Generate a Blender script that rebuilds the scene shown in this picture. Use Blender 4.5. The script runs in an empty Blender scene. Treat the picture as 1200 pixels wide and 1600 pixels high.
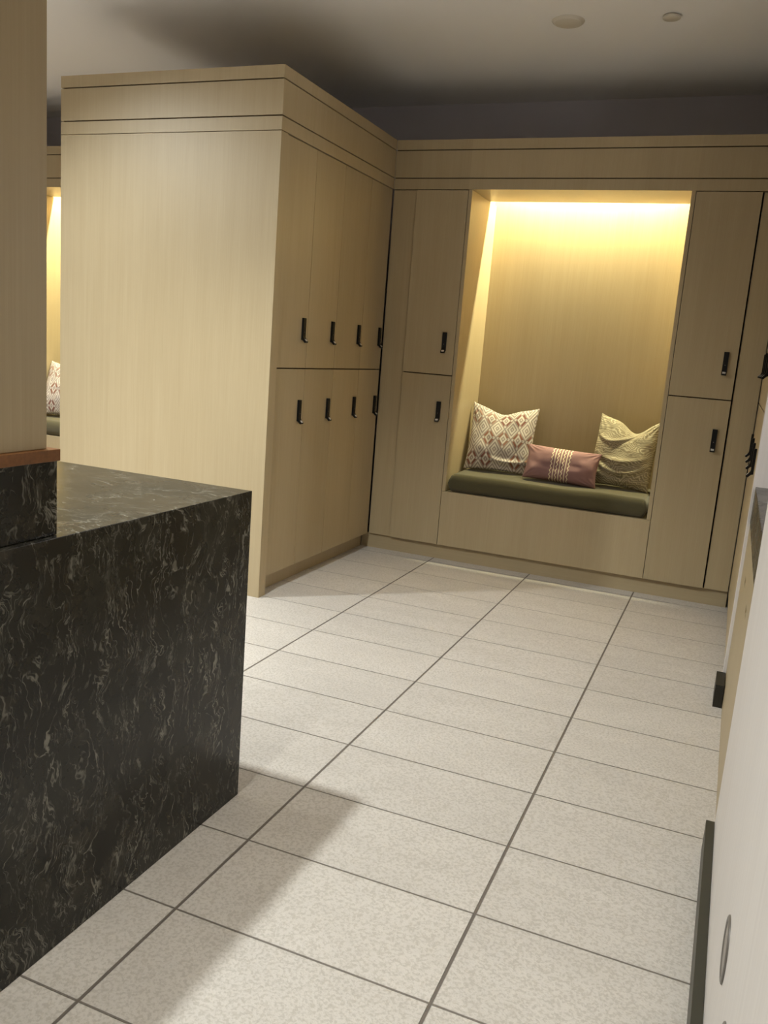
import bpy, bmesh, math, random
from mathutils import Vector, Matrix, noise
random.seed(7)
S = bpy.context.scene
COL = S.collection

# ------------------------------------------------------------------ camera
RV = Vector((0.92090151, 0.38224152, 0.07636643))
UV_ = Vector((-0.14257246, 0.14796472, 0.97866212))
FV = Vector((-0.36278576, 0.91213917, -0.19075804))
cd = bpy.data.cameras.new('camera'); cam = bpy.data.objects.new('camera', cd); COL.objects.link(cam)
m = Matrix((RV, UV_, -FV)).transposed().to_4x4(); m.translation = Vector((2.0273, -4.8438, 1.2549))
cam.matrix_world = m
cd.sensor_fit = 'VERTICAL'; cd.sensor_height = 24.0; cd.lens = 1332.42 / 1600 * 24.0
cd.clip_start = 0.02
S.camera = cam

# ------------------------------------------------------------------ view, world, lamps
S.view_settings.view_transform = 'Standard'; S.view_settings.look = 'None'
S.view_settings.gamma = 1.0; S.view_settings.use_curve_mapping = False
S.view_settings.exposure = 0.0
W = bpy.data.worlds.new('world'); S.world = W; W.use_nodes = True
W.node_tree.nodes['Background'].inputs[0].default_value = (0.9, 0.95, 1.0, 1)
W.node_tree.nodes['Background'].inputs[1].default_value = 0.02

CEIL = 2.78
WARM = (0.98, 0.98, 0.90)
KEY = (0.95, 1.0, 0.985)
# (x, y, watts, cone degrees, blend, colour, source radius, aim point or None for straight down)
DOWN = [(0.21, -3.28, 205, 128, 0.5, KEY, 0.05, None),
        (-1.75, -2.95, 250, 76, 1.0, KEY, 0.06, (-0.22, -1.33, 0.50)),
        (1.15, -1.45, 24, 78, 1.0, KEY, 0.06, None),
        (1.02, -5.0, 170, 106, 0.8, WARM, 0.06, None),  # invented fill by the camera, lifts the shaded floor
        (-0.8, -5.2, 420, 110, 0.8, WARM, 0.06, None),  # invented fill, bounces off unseen floor onto the ceiling
        (-2.3, -0.95, 300, 100, 0.8, WARM, 0.06, None),  # invented fill in the left corridor, brightens the ceiling
        (-0.75, -2.35, 165, 64, 0.9, KEY, 0.06, None)]  # added unseen floor pool before the island, lifts ceiling and lower panel
LEDC = (1.0, 0.96, 0.60)
LED_W = 66
FILL_STRIP_W = 2.5

# ------------------------------------------------------------------ node helpers
class NT:
    def __init__(s, name):
        s.m = bpy.data.materials.new(name); s.m.use_nodes = True
        s.t = s.m.node_tree; s.b = s.t.nodes['Principled BSDF']
    def n(s, kind, **kw):
        x = s.t.nodes.new(kind)
        for k, v in kw.items():
            setattr(x, k, v)
        return x
    def put(s, sock, v):
        if hasattr(v, 'links') or hasattr(v, 'is_linked'):
            s.t.links.new(v, sock)
        else:
            sock.default_value = v
    def math(s, op, a, b=0.0, c=None, clamp=False):
        x = s.n('ShaderNodeMath', operation=op); x.use_clamp = clamp
        s.put(x.inputs[0], a); s.put(x.inputs[1], b)
        if c is not None: s.put(x.inputs[2], c)
        return x.outputs[0]
    def mapr(s, v, a, b, c=0.0, d=1.0, smooth=False):
        x = s.n('ShaderNodeMapRange')
        if smooth: x.interpolation_type = 'SMOOTHSTEP'
        s.put(x.inputs[0], v)
        for i, q in enumerate((a, b, c, d)): x.inputs[i + 1].default_value = q
        return x.outputs[0]
    def mix(s, f, a, b, mode='MIX'):
        x = s.n('ShaderNodeMix', data_type='RGBA', blend_type=mode)
        s.put(x.inputs[0], f); s.put(x.inputs[6], a); s.put(x.inputs[7], b)
        return x.outputs[2]
    def coord(s, which='Object'):
        return s.n('ShaderNodeTexCoord').outputs[which]
    def pos(s):
        return s.n('ShaderNodeNewGeometry').outputs['Position']
    def scale(s, v, sc, rot=(0, 0, 0), loc=(0, 0, 0)):
        x = s.n('ShaderNodeMapping'); s.put(x.inputs[0], v)
        x.inputs['Scale'].default_value = sc; x.inputs['Rotation'].default_value = rot; x.inputs['Location'].default_value = loc
        return x.outputs[0]
    def noise(s, v, sc, det=2.0, rough=0.5, dist=0.0):
        x = s.n('ShaderNodeTexNoise'); s.put(x.inputs['Vector'], v)
        x.inputs['Scale'].default_value = sc; x.inputs['Detail'].default_value = det
        x.inputs['Roughness'].default_value = rough; x.inputs['Distortion'].default_value = dist
        return x.outputs['Fac']
    def sep(s, v):
        x = s.n('ShaderNodeSeparateXYZ'); s.put(x.inputs[0], v); return x.outputs
    def bump(s, h, strength=0.3, dist=0.002):
        x = s.n('ShaderNodeBump'); s.put(x.inputs['Height'], h)
        x.inputs['Strength'].default_value = strength; x.inputs['Distance'].default_value = dist
        s.t.links.new(x.outputs[0], s.b.inputs['Normal'])
    def fin(s, col, rough=0.5, spec=0.5, metal=0.0):
        s.put(s.b.inputs['Base Color'], col); s.put(s.b.inputs['Roughness'], rough)
        s.b.inputs['Specular IOR Level'].default_value = spec; s.b.inputs['Metallic'].default_value = metal
        return s.m

def c3(r, g, b):
    f = lambda v: ((v / 255 + 0.055) / 1.055) ** 2.4 if v > 10 else v / 255 / 12.92
    return (f(r), f(g), f(b), 1.0)

def wood(name, c_dark, c_light, rough=0.42, fine=260.0, horizontal=False):
    t = NT(name)
    p = t.pos()
    sc = (1, 1, 0.012) if not horizontal else (0.012, 1, 1)
    rnd = t.n('ShaderNodeObjectInfo').outputs['Random']
    add = t.n('ShaderNodeVectorMath', operation='ADD'); t.put(add.inputs[0], p)
    cb = t.n('ShaderNodeCombineXYZ'); t.put(cb.inputs[0], t.math('MULTIPLY', rnd, 3.1)); t.put(cb.inputs[1], t.math('MULTIPLY', rnd, 5.7)); t.put(cb.inputs[2], rnd)
    t.put(add.inputs[1], cb.outputs[0])
    q = t.scale(add.outputs[0], sc)
    f1 = t.noise(q, fine, 3, 0.6)
    q2 = t.scale(add.outputs[0], (1, 1, 0.10) if not horizontal else (0.10, 1, 1))
    f2 = t.noise(q2, 9, 3, 0.5)
    q3 = t.scale(add.outputs[0], (1, 1, 0.03) if not horizontal else (0.03, 1, 1))
    f3 = t.noise(q3, 45, 2, 0.5)
    f = t.math('ADD', t.math('MULTIPLY', f1, 0.45), t.math('ADD', t.math('MULTIPLY', f2, 0.30), t.math('MULTIPLY', f3, 0.25)))
    f = t.mapr(f, 0.30, 0.70)
    col = t.mix(f, c_dark, c_light)
    tint = t.mapr(rnd, 0, 1, 0.95, 1.04)
    hsv = t.n('ShaderNodeHueSaturation'); t.put(hsv.inputs['Color'], col); t.put(hsv.inputs['Value'], tint)
    t.bump(f1, 0.12, 0.001)
    return t.fin(hsv.outputs[0], rough, 0.35)

M = {}
M['veneer'] = wood('oak_veneer', c3(170, 152, 119), c3(181, 164, 132))
M['veneer_h'] = wood('oak_veneer_crosswise', c3(170, 152, 119), c3(181, 164, 132), horizontal=True)
M['ledge_wood'] = wood('ledge_oak', c3(104, 66, 34), c3(138, 92, 52), fine=120, horizontal=True)
M['pale'] = wood('pale_laminate', c3(214, 207, 202), c3(226, 220, 215), rough=0.5, fine=160)
M['inside'] = NT('dark_reveal').fin(c3(60, 42, 22), 0.9, 0.1)

def paint(name, col, rough=0.8):
    t = NT(name); t.bump(t.noise(t.pos(), 180, 2), 0.05, 0.001); return t.fin(col, rough, 0.3)
M['ceiling'] = paint('ceiling_paint', c3(236, 234, 232))
M['wall'] = paint('wall_paint', c3(186, 182, 188))
M['disc'] = paint('white_plastic', c3(214, 206, 190), 0.5)

# stone with winding veins
t = NT('veined_quartz')
p = t.pos()
warp = t.n('ShaderNodeTexNoise'); t.put(warp.inputs['Vector'], p); warp.inputs['Scale'].default_value = 7; warp.inputs['Detail'].default_value = 4
wv = t.n('ShaderNodeVectorMath', operation='MULTIPLY_ADD'); t.put(wv.inputs[0], warp.outputs['Color']); wv.inputs[1].default_value = (0.16, 0.16, 0.16); t.put(wv.inputs[2], p)
q = t.scale(wv.outputs[0], (0.6, 1.8, 0.55))
a = t.noise(q, 11, 4, 0.5, 0.5)
v1 = t.mapr(t.math('ABSOLUTE', t.math('SUBTRACT', a, 0.5)), 0.0, 0.016, 1.0, 0.0, True)
b2 = t.noise(t.scale(wv.outputs[0], (0.5, 2.0, 0.5), loc=(3, 1, 2)), 26, 3, 0.6, 0.3)
v2 = t.mapr(t.math('ABSOLUTE', t.math('SUBTRACT', b2, 0.5)), 0.0, 0.024, 1.0, 0.0, True)
mk = t.mapr(t.noise(t.scale(p, (1, 1.2, 0.7), loc=(1, 5, 2)), 9, 3, 0.6), 0.46, 0.62)
mk2 = t.mapr(t.noise(t.scale(p, (1, 1.2, 0.7), loc=(4, 2, 7)), 14, 4, 0.6), 0.45, 0.62)
vein = t.math('ADD', t.math('MULTIPLY', v1, mk), t.math('MULTIPLY', t.math('MULTIPLY', v2, mk2), 0.8), clamp=True)
fl = t.mapr(t.noise(t.scale(wv.outputs[0], (16, 62, 16), loc=(2, 3, 5)), 1.0, 3, 0.55, 0.4), 0.62, 0.70)
vein = t.math('ADD', vein, t.math('MULTIPLY', fl, 0.55), clamp=True)
cloud = t.mapr(t.noise(p, 5, 4, 0.6), 0.35, 0.7)
base = t.mix(cloud, c3(22, 20, 14), c3(38, 37, 30))
base = t.mix(t.math('MULTIPLY', t.mapr(t.noise(t.scale(p, (1, 1, 1), loc=(9, 9, 9)), 16, 5, 0.7), 0.5, 0.8), 0.35), base, c3(92, 84, 70))
base = t.mix(t.math('MULTIPLY', vein, 0.45), base, c3(176, 173, 160))
M['stone'] = t.fin(base, t.mapr(cloud, 0, 1, 0.22, 0.32), 0.32)

# floor tiles 600 x 305, worked from world position
t = NT('stone_tile')
p = t.pos(); s = t.sep(p)
def cell(v, off, size):
    d = t.math('DIVIDE', t.math('SUBTRACT', v, off), size)
    fl = t.math('FLOOR', d); fr = t.math('SUBTRACT', d, fl)
    dist = t.math('MULTIPLY', t.math('MINIMUM', fr, t.math('SUBTRACT', 1.0, fr)), size)
    return fl, dist
ix, dx = cell(s[0], 1.0423, 0.6)
iy, dy = cell(s[1], -3.7323 - 0.3049 * 40, 0.3049)
gx = t.mapr(dx, 0.0026, 0.0043, 1.0, 0.0)
gy = t.mapr(dy, 0.0017, 0.0030, 1.0, 0.0)
g = t.math('MAXIMUM', gx, t.math('MULTIPLY', gy, 0.9))
cb = t.n('ShaderNodeCombineXYZ'); t.put(cb.inputs[0], ix); t.put(cb.inputs[1], iy)
wn = t.n('ShaderNodeTexWhiteNoise'); t.put(wn.inputs['Vector'], cb.outputs[0])
off = t.n('ShaderNodeVectorMath', operation='MULTIPLY_ADD'); t.put(off.inputs[0], wn.outputs['Color']); off.inputs[1].default_value = (7, 7, 7); t.put(off.inputs[2], p)
cl = t.noise(t.scale(off.outputs[0], (1, 2.6, 1), rot=(0, 0, 0.5)), 3.2, 4, 0.55, 0.6)
pit = t.noise(off.outputs[0], 125, 3, 0.6, 0.3)
pit2 = t.noise(off.outputs[0], 210, 2, 0.5)
col = t.mix(t.mapr(cl, 0.30, 0.70), c3(204, 197, 189), c3(213, 206, 198))
col = t.mix(t.math('MULTIPLY', t.mapr(pit, 0.46, 0.60), 0.40), col, c3(160, 151, 138))
hv = t.n('ShaderNodeHueSaturation'); t.put(hv.inputs['Color'], col); t.put(hv.inputs['Value'], t.mapr(wn.outputs['Value'], 0, 1, 0.96, 1.03))
col = t.mix(g, hv.outputs[0], c3(112, 104, 96))
h = t.math('SUBTRACT', t.math('ADD', t.math('MULTIPLY', pit, 0.7), t.math('MULTIPLY', pit2, 0.3)), t.math('MULTIPLY', g, 1.2))
t.bump(h, 0.8, 0.003)
M['tile'] = t.fin(col, 0.5, 0.4)

def fabric(name, col, rough=0.9, sc=900):
    t = NT(name)
    u = t.n('ShaderNodeTexCoord').outputs['Object']
    w = t.noise(u, sc, 1)
    t.bump(w, 0.25, 0.001)
    c2 = tuple(min(1, k * 1.18) for k in col[:3]) + (1,)
    t.b.inputs['Sheen Weight'].default_value = 0.25
    return t.fin(t.mix(w, col, c2), rough, 0.2)
M['olive'] = fabric('olive_fabric', c3(78, 72, 50))
M['black'] = NT('black_metal').fin(c3(9, 8, 8), 0.45, 0.3)
M['lip_glint'] = NT('steel_lip_glint').fin(c3(232, 230, 225), 0.35, 0.6, 0.35)  # pale base colour stands in for light reflected by the lip
M['rubber'] = NT('charcoal_plastic').fin(c3(58, 56, 46), 0.45, 0.5)
M['rubber_dark'] = NT('black_plastic').fin(c3(34, 31, 22), 0.5, 0.5)
M['grey'] = NT('grey_insert').fin(c3(150, 142, 134), 0.35, 0.5)
M['grey_dark'] = NT('dark_grey_insert').fin(c3(104, 98, 92), 0.4, 0.5)  # darker grey for the pull rim and handle eye
te = NT('led_diffuser'); te.b.inputs['Emission Color'].default_value = LEDC + (1,); te.b.inputs['Emission Strength'].default_value = 6.0
M['led'] = te.fin((1, 0.85, 0.6, 1), 0.5)
tl = NT('lamp_lens'); tl.b.inputs['Emission Color'].default_value = WARM + (1,); tl.b.inputs['Emission Strength'].default_value = 8.0
M['lens'] = tl.fin((1, 0.95, 0.9, 1), 0.5)

# patterned cushions, worked in their own UV square
def uvxy(t):
    uv = t.n('ShaderNodeUVMap').outputs[0]; q = t.sep(uv); return uv, q[0], q[1]
# geometric diamonds, cream with rust and mauve
t = NT('diamond_print')
uv, x, y = uvxy(t)
def frac(v): return t.math('FRACT', v)
def tri(v):   # 0 at the cell centre, 1 at its border
    return t.math('MULTIPLY', t.math('ABSOLUTE', t.math('SUBTRACT', frac(v), 0.5)), 2.0)
X = t.math('MULTIPLY', x, 4.6); Y = t.math('MULTIPLY', y, 3.1)
dxx = tri(X); dyy = tri(Y)
dm = t.math('ADD', dxx, dyy)                       # 0 centre .. 2 corner
lines = t.mapr(t.math('ABSOLUTE', t.math('SUBTRACT', frac(t.math('MULTIPLY', dm, 2.5)), 0.5)), 0.16, 0.30, 1.0, 0.0)
solid = t.math('MULTIPLY', t.mapr(dm, 0.56, 0.60, 0.0, 1.0), t.mapr(dm, 0.88, 0.92, 1.0, 0.0))
solid = t.math('MULTIPLY', solid, t.mapr(dxx, 0.12, 0.15)); solid = t.math('MULTIPLY', solid, t.mapr(dyy, 0.10, 0.13))
rowr = t.n('ShaderNodeTexWhiteNoise'); rowr.noise_dimensions = '2D'
cbx = t.n('ShaderNodeCombineXYZ'); t.put(cbx.inputs[0], t.math('FLOOR', X)); t.put(cbx.inputs[1], t.math('FLOOR', Y)); t.put(rowr.inputs['Vector'], cbx.outputs[0])
sel = t.mapr(rowr.outputs['Value'], 0.35, 0.6)
c = t.mix(t.math('MULTIPLY', lines, 0.8), c3(204, 195, 184), c3(132, 116, 112))
c = t.mix(t.math('MULTIPLY', solid, sel), c, t.mix(rowr.outputs['Value'], c3(158, 112, 82), c3(128, 86, 76)))
t.bump(t.noise(uv, 300, 1), 0.2, 0.001)
M['diamond'] = t.fin(c, 0.9, 0.2)
# mauve with embroidered cream lines
t = NT('mauve_embroidery')
uv, x, y = uvxy(t)
lx = t.math('SUBTRACT', x, 0.5)
msk = t.math('LESS_THAN', t.math('ABSOLUTE', lx), 0.147)
zig = t.math('MULTIPLY', t.math('SINE', t.math('MULTIPLY', y, 52.0)), 0.0075)
col_i = t.math('ADD', t.math('MULTIPLY', lx, 26.0), 50.5)
odd = t.math('GREATER_THAN', frac(t.math('MULTIPLY', col_i, 0.5)), 0.5)
lx2 = t.math('ADD', col_i, t.math('MULTIPLY', t.math('MULTIPLY', zig, odd), 26.0))
st = t.mapr(t.math('ABSOLUTE', t.math('SUBTRACT', frac(lx2), 0.5)), 0.12, 0.20, 1.0, 0.0)
st = t.math('MULTIPLY', st, msk)
c = t.mix(st, c3(150, 115, 113), c3(236, 222, 190))
t.bump(t.math('ADD', st, t.math('MULTIPLY', t.noise(uv, 300, 1), 0.3)), 0.4, 0.002)
M['mauve'] = t.fin(c, 0.85, 0.2)
# sand with wavy engraved lines
t = NT('wave_print')
uv, x, y = uvxy(t)
wn_ = t.noise(uv, 3.0, 3, 0.5, 0.8)
ph = t.math('ADD', t.math('MULTIPLY', y, 30.0), t.math('MULTIPLY', wn_, 12.0))
ln = t.mapr(t.math('ABSOLUTE', t.math('SUBTRACT', frac(ph), 0.5)), 0.10, 0.26, 1.0, 0.0)
c = t.mix(t.math('MULTIPLY', ln, 0.8), c3(140, 128, 104), c3(196, 185, 158))
t.bump(t.noise(uv, 300, 1), 0.2, 0.001)
M['wave'] = t.fin(c, 0.85, 0.25)

# ------------------------------------------------------------------ mesh helpers
def BM(): return bmesh.new()
def box(bm, x0, x1, y0, y1, z0, z1, mi=0):
    vs = [bm.verts.new(p) for p in ((x0,y0,z0),(x1,y0,z0),(x1,y1,z0),(x0,y1,z0),(x0,y0,z1),(x1,y0,z1),(x1,y1,z1),(x0,y1,z1))]
    for f in ((0,3,2,1),(4,5,6,7),(0,1,5,4),(1,2,6,5),(2,3,7,6),(3,0,4,7)):
        bm.faces.new([vs[i] for i in f]).material_index = mi
    return bm
def B(*a): return box(BM(), *a)
def revolve(bm, prof, seg=40, mi=0):
    """profile of (radius, z) turned about the z axis"""
    rings = []
    for r, z in prof:
        rings.append([bm.verts.new((r*math.cos(2*math.pi*i/seg), r*math.sin(2*math.pi*i/seg), z)) for i in range(seg)] if r > 1e-6 else [bm.verts.new((0,0,z))])
    for a, b in zip(rings, rings[1:]):
        for i in range(seg):
            j = (i+1) % seg
            vs = ([a[i], a[j]] if len(a) > 1 else [a[0]]) + ([b[j], b[i]] if len(b) > 1 else [b[0]])
            if len(vs) > 2: bm.faces.new(vs).material_index = mi
    return bm
def wpos(o):
    v = Vector((0,0,0))
    while o: v += Vector(o.location); o = o.parent
    return v
def obj(name, bm, mats, parent=None, origin=None, bevel=0.0, smooth=False, local=False):
    """mesh given in world coordinates (or already local), re-based on its origin"""
    bmesh.ops.recalc_face_normals(bm, faces=bm.faces)
    if origin is None:
        if local: origin = Vector((0,0,0))
        else:
            cs = [v.co for v in bm.verts]
            origin = Vector(((min(c.x for c in cs)+max(c.x for c in cs))/2, (min(c.y for c in cs)+max(c.y for c in cs))/2, min(c.z for c in cs)))
    origin = Vector(origin)
    if not local:
        for v in bm.verts: v.co -= origin
    me = bpy.data.meshes.new(name); bm.to_mesh(me); bm.free()
    for mt in (mats if isinstance(mats, (list, tuple)) else [mats]): me.materials.append(M[mt])
    if smooth:
        for pl in me.polygons: pl.use_smooth = True
    o = bpy.data.objects.new(name, me); COL.objects.link(o)
    if parent: o.parent = parent
    o.location = origin - (wpos(parent) if (parent and not local) else Vector((0,0,0)))
    if bevel:
        bv = o.modifiers.new('bevel', 'BEVEL'); bv.width = bevel; bv.segments = 2; bv.limit_method = 'ANGLE'
    return o
def tag(o, label, cat, group=None):
    o['label'] = label; o['category'] = cat
    if group: o['group'] = group
    return o
def thing(name, label, cat, loc=(0,0,0), rz=0.0, group=None):
    o = bpy.data.objects.new(name, None); COL.objects.link(o); o.empty_display_size = 0.1
    o.location = loc; o.rotation_euler = (0,0,rz)
    return tag(o, label, cat, group)
def struct(name, bm, mat, **k):
    o = obj(name, bm, mat, **k); o['kind'] = 'structure'; return o
def copy_tree(o, parent=None):
    c = o.copy(); COL.objects.link(c); c.parent = parent
    for ch in list(o.children): copy_tree(ch, c)
    return c

# heights shared by all the joinery
ZB, ZM, Z3, Z2, Z1, ZC = 0.093, 1.112, 2.155, 2.215, 2.367, 2.423
WY = 0.62                      # wall behind the cabinets
XL, XR, YN = -3.3, 2.78, -7.2

# ------------------------------------------------------------------ room shell
struct('floor', B(XL-0.1, XR+0.1, YN-0.1, WY+0.1, -0.05, 0.0), 'tile')
struct('ceiling', B(XL-0.1, XR+0.1, YN-0.1, WY+0.1, CEIL, CEIL+0.06), 'ceiling')
struct('wall_far', B(XL-0.1, XR+0.1, WY, WY+0.1, 0, CEIL), 'wall')
struct('wall_left', B(XL-0.1, XL, YN, WY, 0, CEIL), 'wall')
struct('wall_right', B(XR, XR+0.1, YN, WY, 0, CEIL), 'wall')
struct('wall_near', B(XL-0.1, XR+0.1, YN-0.1, YN, 0, CEIL), 'wall')
# timber-faced partition standing on the stone ledge at the left
struct('wall_partition', B(0.62, 0.879, -6.0, -3.642, 1.024, CEIL), 'veneer', bevel=0.001)

# ------------------------------------------------------------------ locker cabinets
def handle_bm():
    """plate with an outward lip at its foot; local: x across, -y out of the door, z up, 120 mm tall"""
    bm = BM()
    hw = 0.0125
    # side profile (out, z)
    pr = [(0.0, 0.060), (0.010, 0.060), (0.0115, 0.056), (0.0115, -0.030), (0.014, -0.038), (0.027, -0.052), (0.0265, -0.058), (0.020, -0.060), (0.008, -0.048), (0.0, -0.046)]
    L = [bm.verts.new((-hw, -o, z)) for o, z in pr]; R = [bm.verts.new((hw, -o, z)) for o, z in pr]
    bm.faces.new(L); bm.faces.new(R[::-1])
    n = len(pr)
    for i in range(n):
        j = (i+1) % n
        bm.faces.new((L[i], R[i], R[j], L[j]))
    # steel inlay on the lip, pale to paint its overhead reflection, a hair proud
    d = Vector((0, -0.013, -0.014)); nrm = Vector((0, -0.014, 0.013)).normalized() * 0.0008
    a = Vector((0, -0.014, -0.038))
    c = [a + d*0.30 + nrm, a + d*0.95 + nrm]
    w = 0.0080
    q = [bm.verts.new(c[0]+Vector((-w,0,0))), bm.verts.new(c[0]+Vector((w,0,0))), bm.verts.new(c[1]+Vector((w,0,0))), bm.verts.new(c[1]+Vector((-w,0,0)))]
    q2 = [bm.verts.new(v.co - nrm*1.5) for v in q]
    for f in ((q[0],q[1],q[2],q[3]), (q2[3],q2[2],q2[1],q2[0]), (q[0],q2[0],q2[1],q[1]), (q[1],q2[1],q2[2],q[2]), (q[2],q2[2],q2[3],q[3]), (q[3],q2[3],q2[0],q[0])):
        bm.faces.new(f).material_index = 1
    # small indicator eye
    seg = 12
    v0 = [bm.verts.new((0.0026*math.cos(2*math.pi*i/seg), -0.0121, -0.008+0.0026*math.sin(2*math.pi*i/seg))) for i in range(seg)]
    bm.faces.new(v0).material_index = 2
    return bm
HM = None
def handle(parent, x, z):
    global HM
    if HM is None:
        bm = handle_bm(); bmesh.ops.recalc_face_normals(bm, faces=bm.faces)
        HM = bpy.data.meshes.new('handle'); bm.to_mesh(HM); bm.free()
        for k in ('black', 'lip_glint', 'grey_dark'): HM.materials.append(M[k])
    h = bpy.data.objects.new('handle', HM); COL.objects.link(h); h.parent = parent
    h.location = (x, 0.0, z); h['label'] = 'black lock handle with a painted glint on its steel lip'
    return h
def locker(loc, rz, w, label, group, hx=None, depth=0.58, proud=0.0):
    """one column: lower and upper locker; local x 0..w, front at y=0 facing -y"""
    t = thing('locker_cabinet', label, 'locker', loc, rz, group)
    bm = BM(); box(bm, 0.001, w-0.001, 0.024, depth, ZB, Z3-0.002)
    obj('body', bm, 'inside', t, local=True)
    g = 0.0015
    for nm, z0, z1, hz in (('door', ZB, ZM-0.003, 0.896), ('door', ZM+0.003, Z3-0.004, 1.299)):
        bm = BM(); box(bm, g-w/2, w/2-g, 0.0, 0.020, 0, z1-z0)
        d = obj(nm, bm, 'veneer', t, local=True, bevel=0.0008); d.location = (w/2, -proud, z0)
        if hx is not None: handle(d, hx - w/2, hz - z0)
    return t

H90 = math.pi/2
# --- island bank (faces right)
ys = [-1.268, -0.969, -0.644, -0.306, -0.004]
isl = ['island locker column nearest the front edge of the island', 'second island locker column counted from the island front edge',
       'third island locker column counted from the island front edge', 'island locker column in the corner beside the back wall cabinets']
for i in range(4):
    locker((0, ys[i], 0), H90, ys[i+1]-ys[i], isl[i], 'locker columns on the side of the island', hx=(ys[i+1]-ys[i])-0.05)
t = thing('locker_island', 'tall pale oak end panel closing the front of the locker island', 'panel', (-0.6, -1.30, 0))
bm = BM(); box(bm, -1.238, 0.006, -1.334, -1.2695, 0.0, Z3-0.003)
obj('end_panel', bm, 'veneer', t, bevel=0.001)
obj('core', B(-1.236, -0.585, -1.268, -0.003, ZB, Z3-0.003), 'veneer', t)
def cornice(label, segs, cat='cornice'):
    """segs: list of (x0,x1,y0,y1) footprints; three boards with shadow gaps, on a recessed core"""
    t = thing('cornice', label, cat, ((segs[0][0]+segs[0][1])/2, (segs[0][2]+segs[0][3])/2, Z3))
    for (x0, x1, y0, y1, ins) in segs:
        bm = BM()
        for z0, z1 in ((Z3, Z2-0.003), (Z2+0.003, Z1-0.003), (Z1+0.003, ZC)):
            box(bm, x0, x1, y0, y1, z0, z1)
        obj('cornice_board', bm, 'veneer', t)
        obj('shadow_gap', B(x0+ins[0], x1-ins[1], y0+ins[2], y1-ins[3], Z3+0.01, ZC-0.01), 'inside', t)
    return t
cornice('grooved oak cornice running round the top of the locker island', [(-1.238, 0.006, -1.334, -0.004, (0.012, 0.012, 0.012, 0.002))])
tag(obj('toe_kick', B(-1.19, -0.055, -1.2685, 0.028, 0.0, ZB-0.001), 'veneer'), 'recessed oak toe kick under the island lockers', 'toe kick')

# --- back wall, right corridor
NX0, NX1 = 0.4625, 1.682
tag(obj('filler_panel', B(0.004, 0.147, 0.012, 0.032, ZB, Z3-0.004), 'veneer', bevel=0.0008), 'narrow oak filler panel in the corner between island and back wall lockers', 'panel', )
locker((0.1486, 0, 0), 0, NX0-0.1486, 'back wall locker column left of the lit seating nook', 'back wall lockers beside the nook', hx=0.398-0.1486)
locker((NX1, 0, 0), 0, 2.0-NX1, 'back wall locker column right of the lit seating nook', 'back wall lockers beside the nook', hx=1.943-NX1)
tag(obj('filler_panel', B(2.006, 2.128, 0.010, 0.030, ZB, Z3-0.004), 'veneer', bevel=0.0008), 'oak filler panel at the right end of the back wall beside the hooks', 'panel')
obj_label = 'grooved oak cornice over the back wall lockers and seating nook'
cornice(obj_label, [(0.007, NX0, -0.002, WY-0.02, (0, 0, 0.012, 0)), (NX0, NX1, -0.002, 0.37, (0, 0, 0.012, 0)), (NX1, 2.131, -0.002, WY-0.02, (0, 0, 0.012, 0))])
tag(obj('toe_kick', B(-0.05, 2.128, 0.030, 0.05, 0.0, ZB-0.001), 'veneer_h'), 'oak toe kick along the floor under the back wall nook', 'toe kick')

def nook(x0, x1, label, light_label):
    t = thing('seating_nook', label, 'nook', ((x0+x1)/2, 0.25, 0))
    zs, yb = 0.424, 0.52
    obj('bench_panel', B(x0+0.0015, x1-0.0015, 0.0, 0.02, ZB, zs), 'veneer', t, bevel=0.0008)
    obj('bench_top', B(x0+0.022, x1-0.022, 0.021, yb, zs-0.025, zs-0.001), 'veneer_h', t)
    obj('side_panel', B(x0+0.0015, x0+0.022, 0.0, yb, zs+0.002, Z3-0.001), 'veneer', t)
    obj('side_panel', B(x1-0.022, x1-0.0015, 0.0, yb, zs+0.002, Z3-0.001), 'veneer', t)
    obj('light_cove', B(x0+0.0015, x1-0.0015, 0.371, yb+0.02, Z3+0.341, Z3+0.352), 'veneer', t)
    obj('light_cove', B(x0+0.0015, x1-0.0015, 0.3705, 0.380, Z3+0.001, Z3+0.341), 'veneer', t)
    obj('light_cove', B(x0+0.0015, x0+0.012, 0.381, yb, Z3, Z3+0.34), 'veneer', t)
    obj('light_cove', B(x1-0.012, x1-0.0015, 0.381, yb, Z3, Z3+0.34), 'veneer', t)
    obj('back_panel', B(x0+0.0015, x1-0.0015, yb, yb+0.02, ZB, Z3+0.34), 'veneer', t)
    obj('light_strip', B(x0+0.03, x1-0.03, 0.434, 0.456, Z3+0.300, Z3+0.306), 'led', t)
    ld = bpy.data.lights.new('nook_light', 'AREA'); ld.shape = 'RECTANGLE'; ld.size = x1-x0-0.06; ld.size_y = 0.02
    ld.energy = LED_W; ld.color = LEDC
    lo = bpy.data.objects.new('nook_light', ld); COL.objects.link(lo); lo.parent = t
    lo.location = Vector(((x0+x1)/2, 0.445, Z3+0.297)) - Vector(t.location)
    return t
nook(NX0, NX1, 'lit oak seating nook set into the back wall between two locker columns', '')
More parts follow.
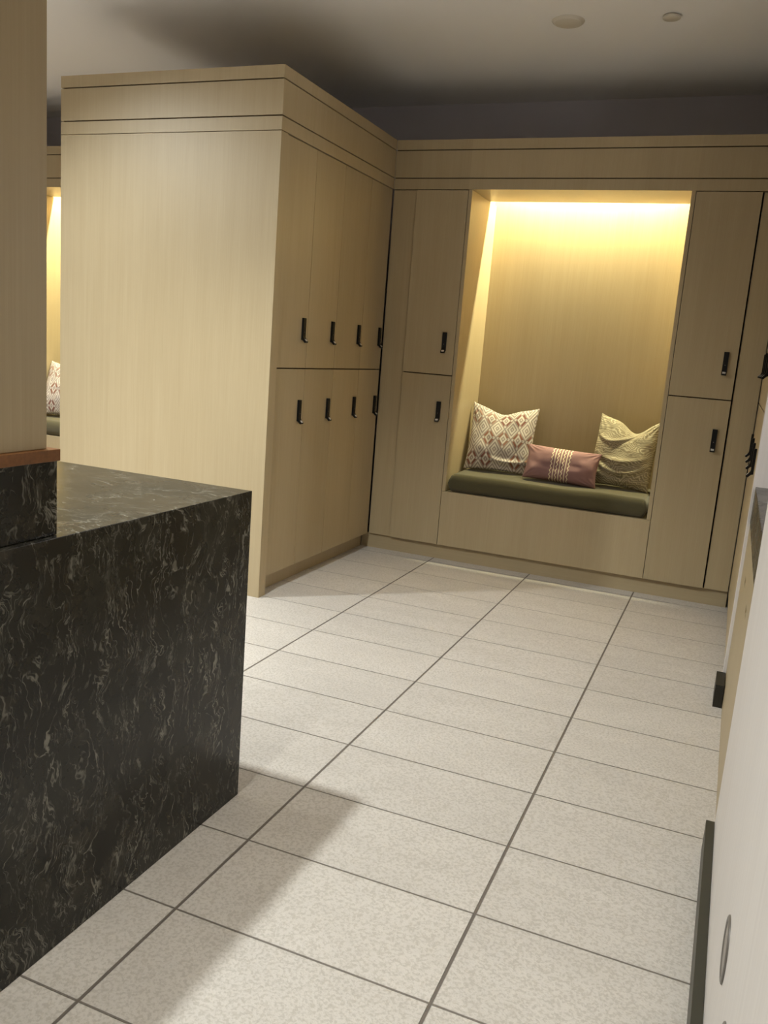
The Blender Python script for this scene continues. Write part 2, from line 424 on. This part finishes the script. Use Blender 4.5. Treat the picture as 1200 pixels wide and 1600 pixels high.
# --- back wall, far left corridor, seen through the slit beside the partition
LX0, LX1 = -1.238-NX1, -1.238-NX0
nook(LX0, LX1, 'lit oak seating nook glimpsed through the slit beside the left partition', '')
cornice('oak cornice of the far left corridor glimpsed beside the partition', [(XL+0.01, LX0, -0.002, WY-0.02, (0, 0, 0.012, 0)), (LX0, LX1, -0.002, 0.37, (0, 0, 0.012, 0)), (LX1, -1.241, -0.002, WY-0.02, (0, 0, 0.012, 0))])
locker((LX1, 0, 0), 0, -1.245-LX1, 'locker column of the left corridor hidden behind the island', 'left corridor lockers')
locker((XL+0.01, 0, 0), 0, LX0-XL-0.01, 'locker column at the left end of the far left corridor', 'left corridor lockers')
tag(obj('toe_kick', B(XL+0.01, -1.245, 0.030, 0.05, 0.0, ZB-0.001), 'veneer_h'), 'oak toe kick of the far left corridor beside the partition slit', 'toe kick')

# --- right wall bank, faces left, seen edge-on
RX = 2.132
ry = [-0.004, -0.306, -0.644, -0.969, -1.268]
rl = ['right wall locker column in the far corner', 'second right wall locker column from the far corner',
      'third right wall locker column from the far corner', 'right wall locker column next to its pale end panel']
for i in range(4):
    locker((RX, ry[i], 0), -H90, ry[i]-ry[i+1], rl[i], 'locker columns along the right wall', hx=[0.076, 0.076, 0.05, 0.045][i] if i < 2 else [0, 0, 0.046, 0.04][i], depth=0.58)
tag(obj('end_panel', B(2.1295, 2.76, -1.334, -1.2695, 0.0, Z3-0.003), 'pale', bevel=0.001), 'pale end panel of the right wall lockers above the stone vanity', 'panel')
cornice('oak cornice over the right wall lockers beside the frame edge', [(RX, 2.76, -1.334, -0.004, (0.012, 0, 0.002, 0.002))])
tag(obj('toe_kick', B(2.18, 2.20, -1.2685, -0.004, 0.0, ZB-0.001), 'veneer'), 'toe kick under the right wall lockers', 'toe kick')

# --- right vanity with stone top
t = thing('vanity', 'oak vanity with dark stone top between right wall lockers and pale panel', 'vanity', (2.4, -1.95, 0))
obj('stone_top', B(2.1385, 2.76, -2.565, -1.3355, 0.70, 0.838), 'stone', t, bevel=0.0015)
def slotted_panel():
    """front panel with two real finger slots"""
    bm = BM()
    y0, y1, z0, z1 = -2.565, -1.3355, 0.0, 0.699
    sl = [(-2.190, -2.110), (-1.790, -1.710)]; za, zb = 0.546, 0.574
    cuts = [y0, sl[0][0], sl[0][1], sl[1][0], sl[1][1], y1]
    for i in range(5):
        if i in (1, 3):
            box(bm, 2.1405, 2.1585, cuts[i], cuts[i+1], z0, za); box(bm, 2.1405, 2.1585, cuts[i], cuts[i+1], zb, z1)
        else: box(bm, 2.1405, 2.1585, cuts[i], cuts[i+1], z0, z1)
    return bm
obj('front_panel', slotted_panel(), 'veneer', t)
obj('carcass', B(2.21, 2.76, -2.56, -1.34, 0.0, 0.69), 'inside', t)

# unseen glowing strips added in the vanity recess to brighten the ceiling
for yy in (-2.45, -1.46):
    o = tag(obj('fill_strip', B(2.752, 2.762, yy-0.03, yy+0.03, 1.15, 2.05), 'lens'), 'unseen upright strip added in the vanity recess as fill light', 'light', 'added fill light strips')
    ld = bpy.data.lights.new('fill_strip_lamp', 'AREA'); ld.shape = 'RECTANGLE'; ld.size = 0.9; ld.size_y = 0.06; ld.energy = FILL_STRIP_W; ld.color = (1, 0.97, 0.97)
    lo = bpy.data.objects.new('fill_strip_lamp', ld); COL.objects.link(lo); lo.parent = o; lo.location = (-0.008, 0, 0.45); lo.rotation_euler = (0, H90, 0)

# --- pale tall panel beside the camera, with round flush pulls and black base
t = thing('tall_panel', 'pale tall panel filling the lower right edge of the picture', 'panel', (2.44, -3.8, 0))
bm = BM(); box(bm, 2.132, 2.76, -5.2, -2.574, 0.012, CEIL-0.004)
obj('panel_face', bm, 'pale', t, bevel=0.0015)
def round_pull(y, z):
    bm = BM()
    revolve(bm, [(0.0, 0.0012), (0.018, 0.0012), (0.020, 0.0022), (0.022, 0.0012), (0.040, 0.0010)], 48, 0)
    revolve(bm, [(0.040, 0.0010), (0.042, 0.0028), (0.047, 0.0030), (0.050, 0.0018), (0.0505, 0.0)], 48, 1)
    bmesh.ops.rotate(bm, verts=bm.verts, cent=(0,0,0), matrix=Matrix.Rotation(-H90, 3, 'Y'))
    o = obj('round_pull', bm, ['grey', 'grey_dark'], t, local=True, smooth=True)
    o.location = Vector((2.1318, y, z)) - Vector(t.location); o['label'] = 'round grey flush pull'
round_pull(-3.545, 0.386)
round_pull(-3.755, 0.362)
tag(obj('baseboard_strip', B(2.110, 2.1315, -5.2, -2.574, 0.0, 0.09), 'rubber', bevel=0.001), 'long charcoal base strip along the foot of the pale panel', 'baseboard')
tag(obj('base_block', B(2.106, 2.1380, -1.498, -1.3355, 0.0, 0.09), 'rubber_dark', bevel=0.001), 'short black base block standing where the right wall lockers end', 'baseboard')

# --- stone counter, riser and ledge at the left
tag(obj('stone_counter', B(0.15, 0.9015, -6.0, -2.947, 0.0, 0.86), 'stone', bevel=0.0012), 'large dark veined stone counter block filling the lower left', 'counter')
tag(obj('stone_riser', B(0.60, 0.884, -6.0, -3.621, 0.8605, 1.001), 'stone', bevel=0.0012), 'dark veined stone upstand on the counter under the wooden ledge', 'upstand')
tag(obj('wood_ledge', B(0.58, 0.892, -6.0, -3.621, 1.0015, 1.0235), 'ledge_wood', bevel=0.0012), 'reddish oak ledge strip capping the stone upstand', 'ledge')

# --- ceiling fittings
def ceiling_disc(x, y, prof, mats, name, label, cat):
    bm = BM(); revolve(bm, prof, 48)
    o = obj(name, bm, mats, None, local=True, smooth=True); o.location = (x, y, CEIL-0.0005)
    return tag(o, label, cat)
ceiling_disc(1.065, -0.615, [(0.0, -0.012), (0.060, -0.012), (0.066, -0.010), (0.0665, -0.006), (0.072, -0.005), (0.075, 0.0)], 'disc', 'ceiling_disc', 'larger round off-white disc on the ceiling', 'ceiling speaker')
ceiling_disc(1.52, -0.60, [(0.0, -0.014), (0.036, -0.014), (0.038, -0.012), (0.038, -0.004), (0.030, -0.004), (0.030, 0.0)], 'disc', 'sprinkler_cover', 'smaller round sprinkler cover plate on the ceiling at top right', 'sprinkler')
for k, (x, y, w, deg, bl, colr, rad, aim) in enumerate(DOWN):  # first lamps are read off the light, the last four are added fill
    t = thing('downlight', 'recessed ceiling downlight out of the picture', 'ceiling light', (x, y, CEIL), 0, 'recessed ceiling downlights')
    bm = BM(); revolve(bm, [(0.062, 0.0), (0.062, -0.004), (0.050, -0.005), (0.048, -0.001)], 40)
    obj('trim_ring', bm, 'disc', t, local=True, smooth=True)
    bm = BM(); revolve(bm, [(0.0, -0.0008), (0.047, -0.0008)], 40)
    obj('lens', bm, 'lens', t, local=True)
    ld = bpy.data.lights.new('key_fill_spot', 'SPOT'); ld.energy = w; ld.color = colr
    ld.spot_size = math.radians(deg); ld.spot_blend = bl; ld.shadow_soft_size = rad
    lo = bpy.data.objects.new('key_fill_spot', ld); COL.objects.link(lo); lo.parent = t; lo.location = (0, 0, -0.06)
    if aim: lo.rotation_euler = (Vector(aim) - Vector((x, y, CEIL-0.06))).to_track_quat('-Z', 'Y').to_euler()

# ------------------------------------------------------------------ soft things in the nook
def seat_cushion(x0, x1, y0, y1, z0, z1, label):
    bm = BM()
    nx, ny = 60, 24
    def P(u, v, top):
        # superellipse edge in section, soft sag and a few wrinkles
        x = x0 + (x1-x0)*u; y = y0 + (y1-y0)*v
        ex = min(u, 1-u)*(x1-x0); ey = min(v, 1-v)*(y1-y0)
        r = 0.030
        def rnd(e): return 1.0 if e >= r else math.sqrt(max(0.0, 1-(1-e/r)**2))
        k = min(rnd(ex), rnd(ey)) if (ex < r and ey < r) is False else max(0.0, rnd(ex)*rnd(ey))
        mid = z0 + (z1-z0)*0.50
        if top:
            z = mid + (z1-mid)*k + 0.006*noise.noise(Vector((x*2.2, y*5, 1)))*k
            z += 0.0022*math.sin(x*9+y*22+3*noise.noise(Vector((x*3, y*3, 4))))*k
        else:
            z = mid - (mid-z0)*min(1, k*1.4)
        return Vector((x, y, z))
    T = [[bm.verts.new(P(i/nx, j/ny, True)) for j in range(ny+1)] for i in range(nx+1)]
    D = [[(T[i][j] if i in (0, nx) or j in (0, ny) else bm.verts.new(P(i/nx, j/ny, False))) for j in range(ny+1)] for i in range(nx+1)]
    for i in range(nx):
        for j in range(ny):
            bm.faces.new((T[i][j], T[i+1][j], T[i+1][j+1], T[i][j+1]))
            bm.faces.new((D[i][j], D[i][j+1], D[i+1][j+1], D[i+1][j]))
    o = obj('seat_cushion', bm, 'olive', smooth=True)
    ss = o.modifiers.new('subsurf', 'SUBSURF'); ss.levels = 1; ss.render_levels = 1
    return tag(o, label, 'cushion')
seat_cushion(NX0+0.0235, NX1-0.0235, 0.004, 0.515, 0.4245, 0.532, 'long olive green seat cushion on the bench of the lit nook')
seat_cushion(LX0+0.0235, LX1-0.0235, 0.004, 0.515, 0.4245, 0.532, 'olive seat cushion glimpsed in the far left nook')

def pillow(name, mat, w, h, th, label, loc, rot, dip=0.0, pinch=0.06, seed=0, wr=0.006, ears=0.0, n=56, folds=(), dipu=0.08):
    """w across x, h up z, puffed along y; origin at the middle of the bottom edge"""
    bm = BM(); uvl = bm.loops.layers.uv.new('UVMap')
    def P(a, b, side):
        u, v = 2*a-1, 2*b-1
        # outline: sides bow in, corners stay out
        x = w/2*u*(1 - pinch*(1-v*v)*abs(u)**3)
        z = h/2*v*(1 - pinch*(1-u*u)*abs(v)**3)
        k = max(0.0, (1-abs(u)**2.6)*(1-abs(v)**2.6))**0.55
        nz = noise.noise(Vector((u*1.9+seed, v*1.9, side*3+seed)))
        fold = noise.noise(Vector((u*5+seed*2, v*2.4+seed, side*5)))
        edge = min(1, 3.0*k)
        y = side*(th/2*k*(1+0.18*nz)) + side*wr*fold*edge
        # puckers running in from the corners
        cr = max(0, 1-1.6*math.hypot(1-abs(u), 1-abs(v)))
        y += side*cr*0.006*math.sin(18*math.atan2(1-abs(v)+0.02, 1-abs(u)+0.02))*edge
        for (fv, fu, amp, wid, curve) in folds:
            if side < 0:
                q = (v - fv - curve*(u-fu)**2)/wid
                y -= amp*(math.exp(-q*q) - 0.7*math.exp(-((q+1.6)**2)))*math.exp(-((u-fu)/0.6)**2)*edge
        # dented top edge, with ears either side
        if dip:
            g = math.exp(-((u-dipu)/0.42)**2)
            z -= dip*h*g*max(0.0, (v+0.15)/1.15)**2
            y += side*(-0.25*th)*g*max(0.0, v)**1.5*k
            z += ears*h*abs(u)**4*max(0, v)**3
        return Vector((x, y, z + h/2))
    F = [[bm.verts.new(P(i/n, j/n, -1)) for j in range(n+1)] for i in range(n+1)]
    K = [[(F[i][j] if i in (0, n) or j in (0, n) else bm.verts.new(P(i/n, j/n, 1))) for j in range(n+1)] for i in range(n+1)]
    for G, fl in ((F, False), (K, True)):
        for i in range(n):
            for j in range(n):
                ix = [(i, j), (i+1, j), (i+1, j+1), (i, j+1)]
                if fl: ix = ix[::-1]
                f = bm.faces.new([G[p][q] for p, q in ix])
                for lp, (p, q) in zip(f.loops, ix): lp[uvl].uv = (p/n, q/n)
    o = obj(name, bm, mat, local=True, smooth=True)
    o.location = loc; o.rotation_euler = rot
    ss = o.modifiers.new('subsurf', 'SUBSURF'); ss.levels = 1; ss.render_levels = 1
    return tag(o, label, 'pillow')
R = math.radians
pillow('square_pillow', 'diamond', 0.42, 0.42, 0.13, 'square pillow with rust and cream diamond print at the nook left', (0.712, 0.29, 0.537), (R(-17), R(1), R(7)), dip=0.09, seed=1.3, ears=0.04, dipu=-0.05, folds=((-0.72, 0.3, 0.016, 0.07, 0.25),))
pillow('lumbar_pillow', 'mauve', 0.445, 0.212, 0.13, 'small mauve lumbar pillow with embroidered cream stripes', (1.118, 0.185, 0.538), (R(-20), R(2), R(0)), dip=0.0, seed=4.1, wr=0.004)
pillow('square_pillow', 'wave', 0.378, 0.42, 0.14, 'sand coloured pillow with fine wavy lines at the nook right', (1.444, 0.280, 0.537), (R(-15), R(1), R(-11)), dip=0.17, seed=8.2, ears=0.05, dipu=0.25, folds=((-0.30, 0.0, 0.014, 0.07, 0.3), (-0.62, 0.05, 0.018, 0.07, 0.45), (0.25, -0.4, 0.012, 0.06, 0.9), (-0.85, 0.3, 0.010, 0.05, 0.2)))
pillow('square_pillow', 'diamond', 0.42, 0.42, 0.13, 'cream printed pillow glimpsed in the far left nook', (-2.69, 0.24, 0.537), (R(-17), 0, 0), dip=0.05, seed=2.3, ears=0.03)
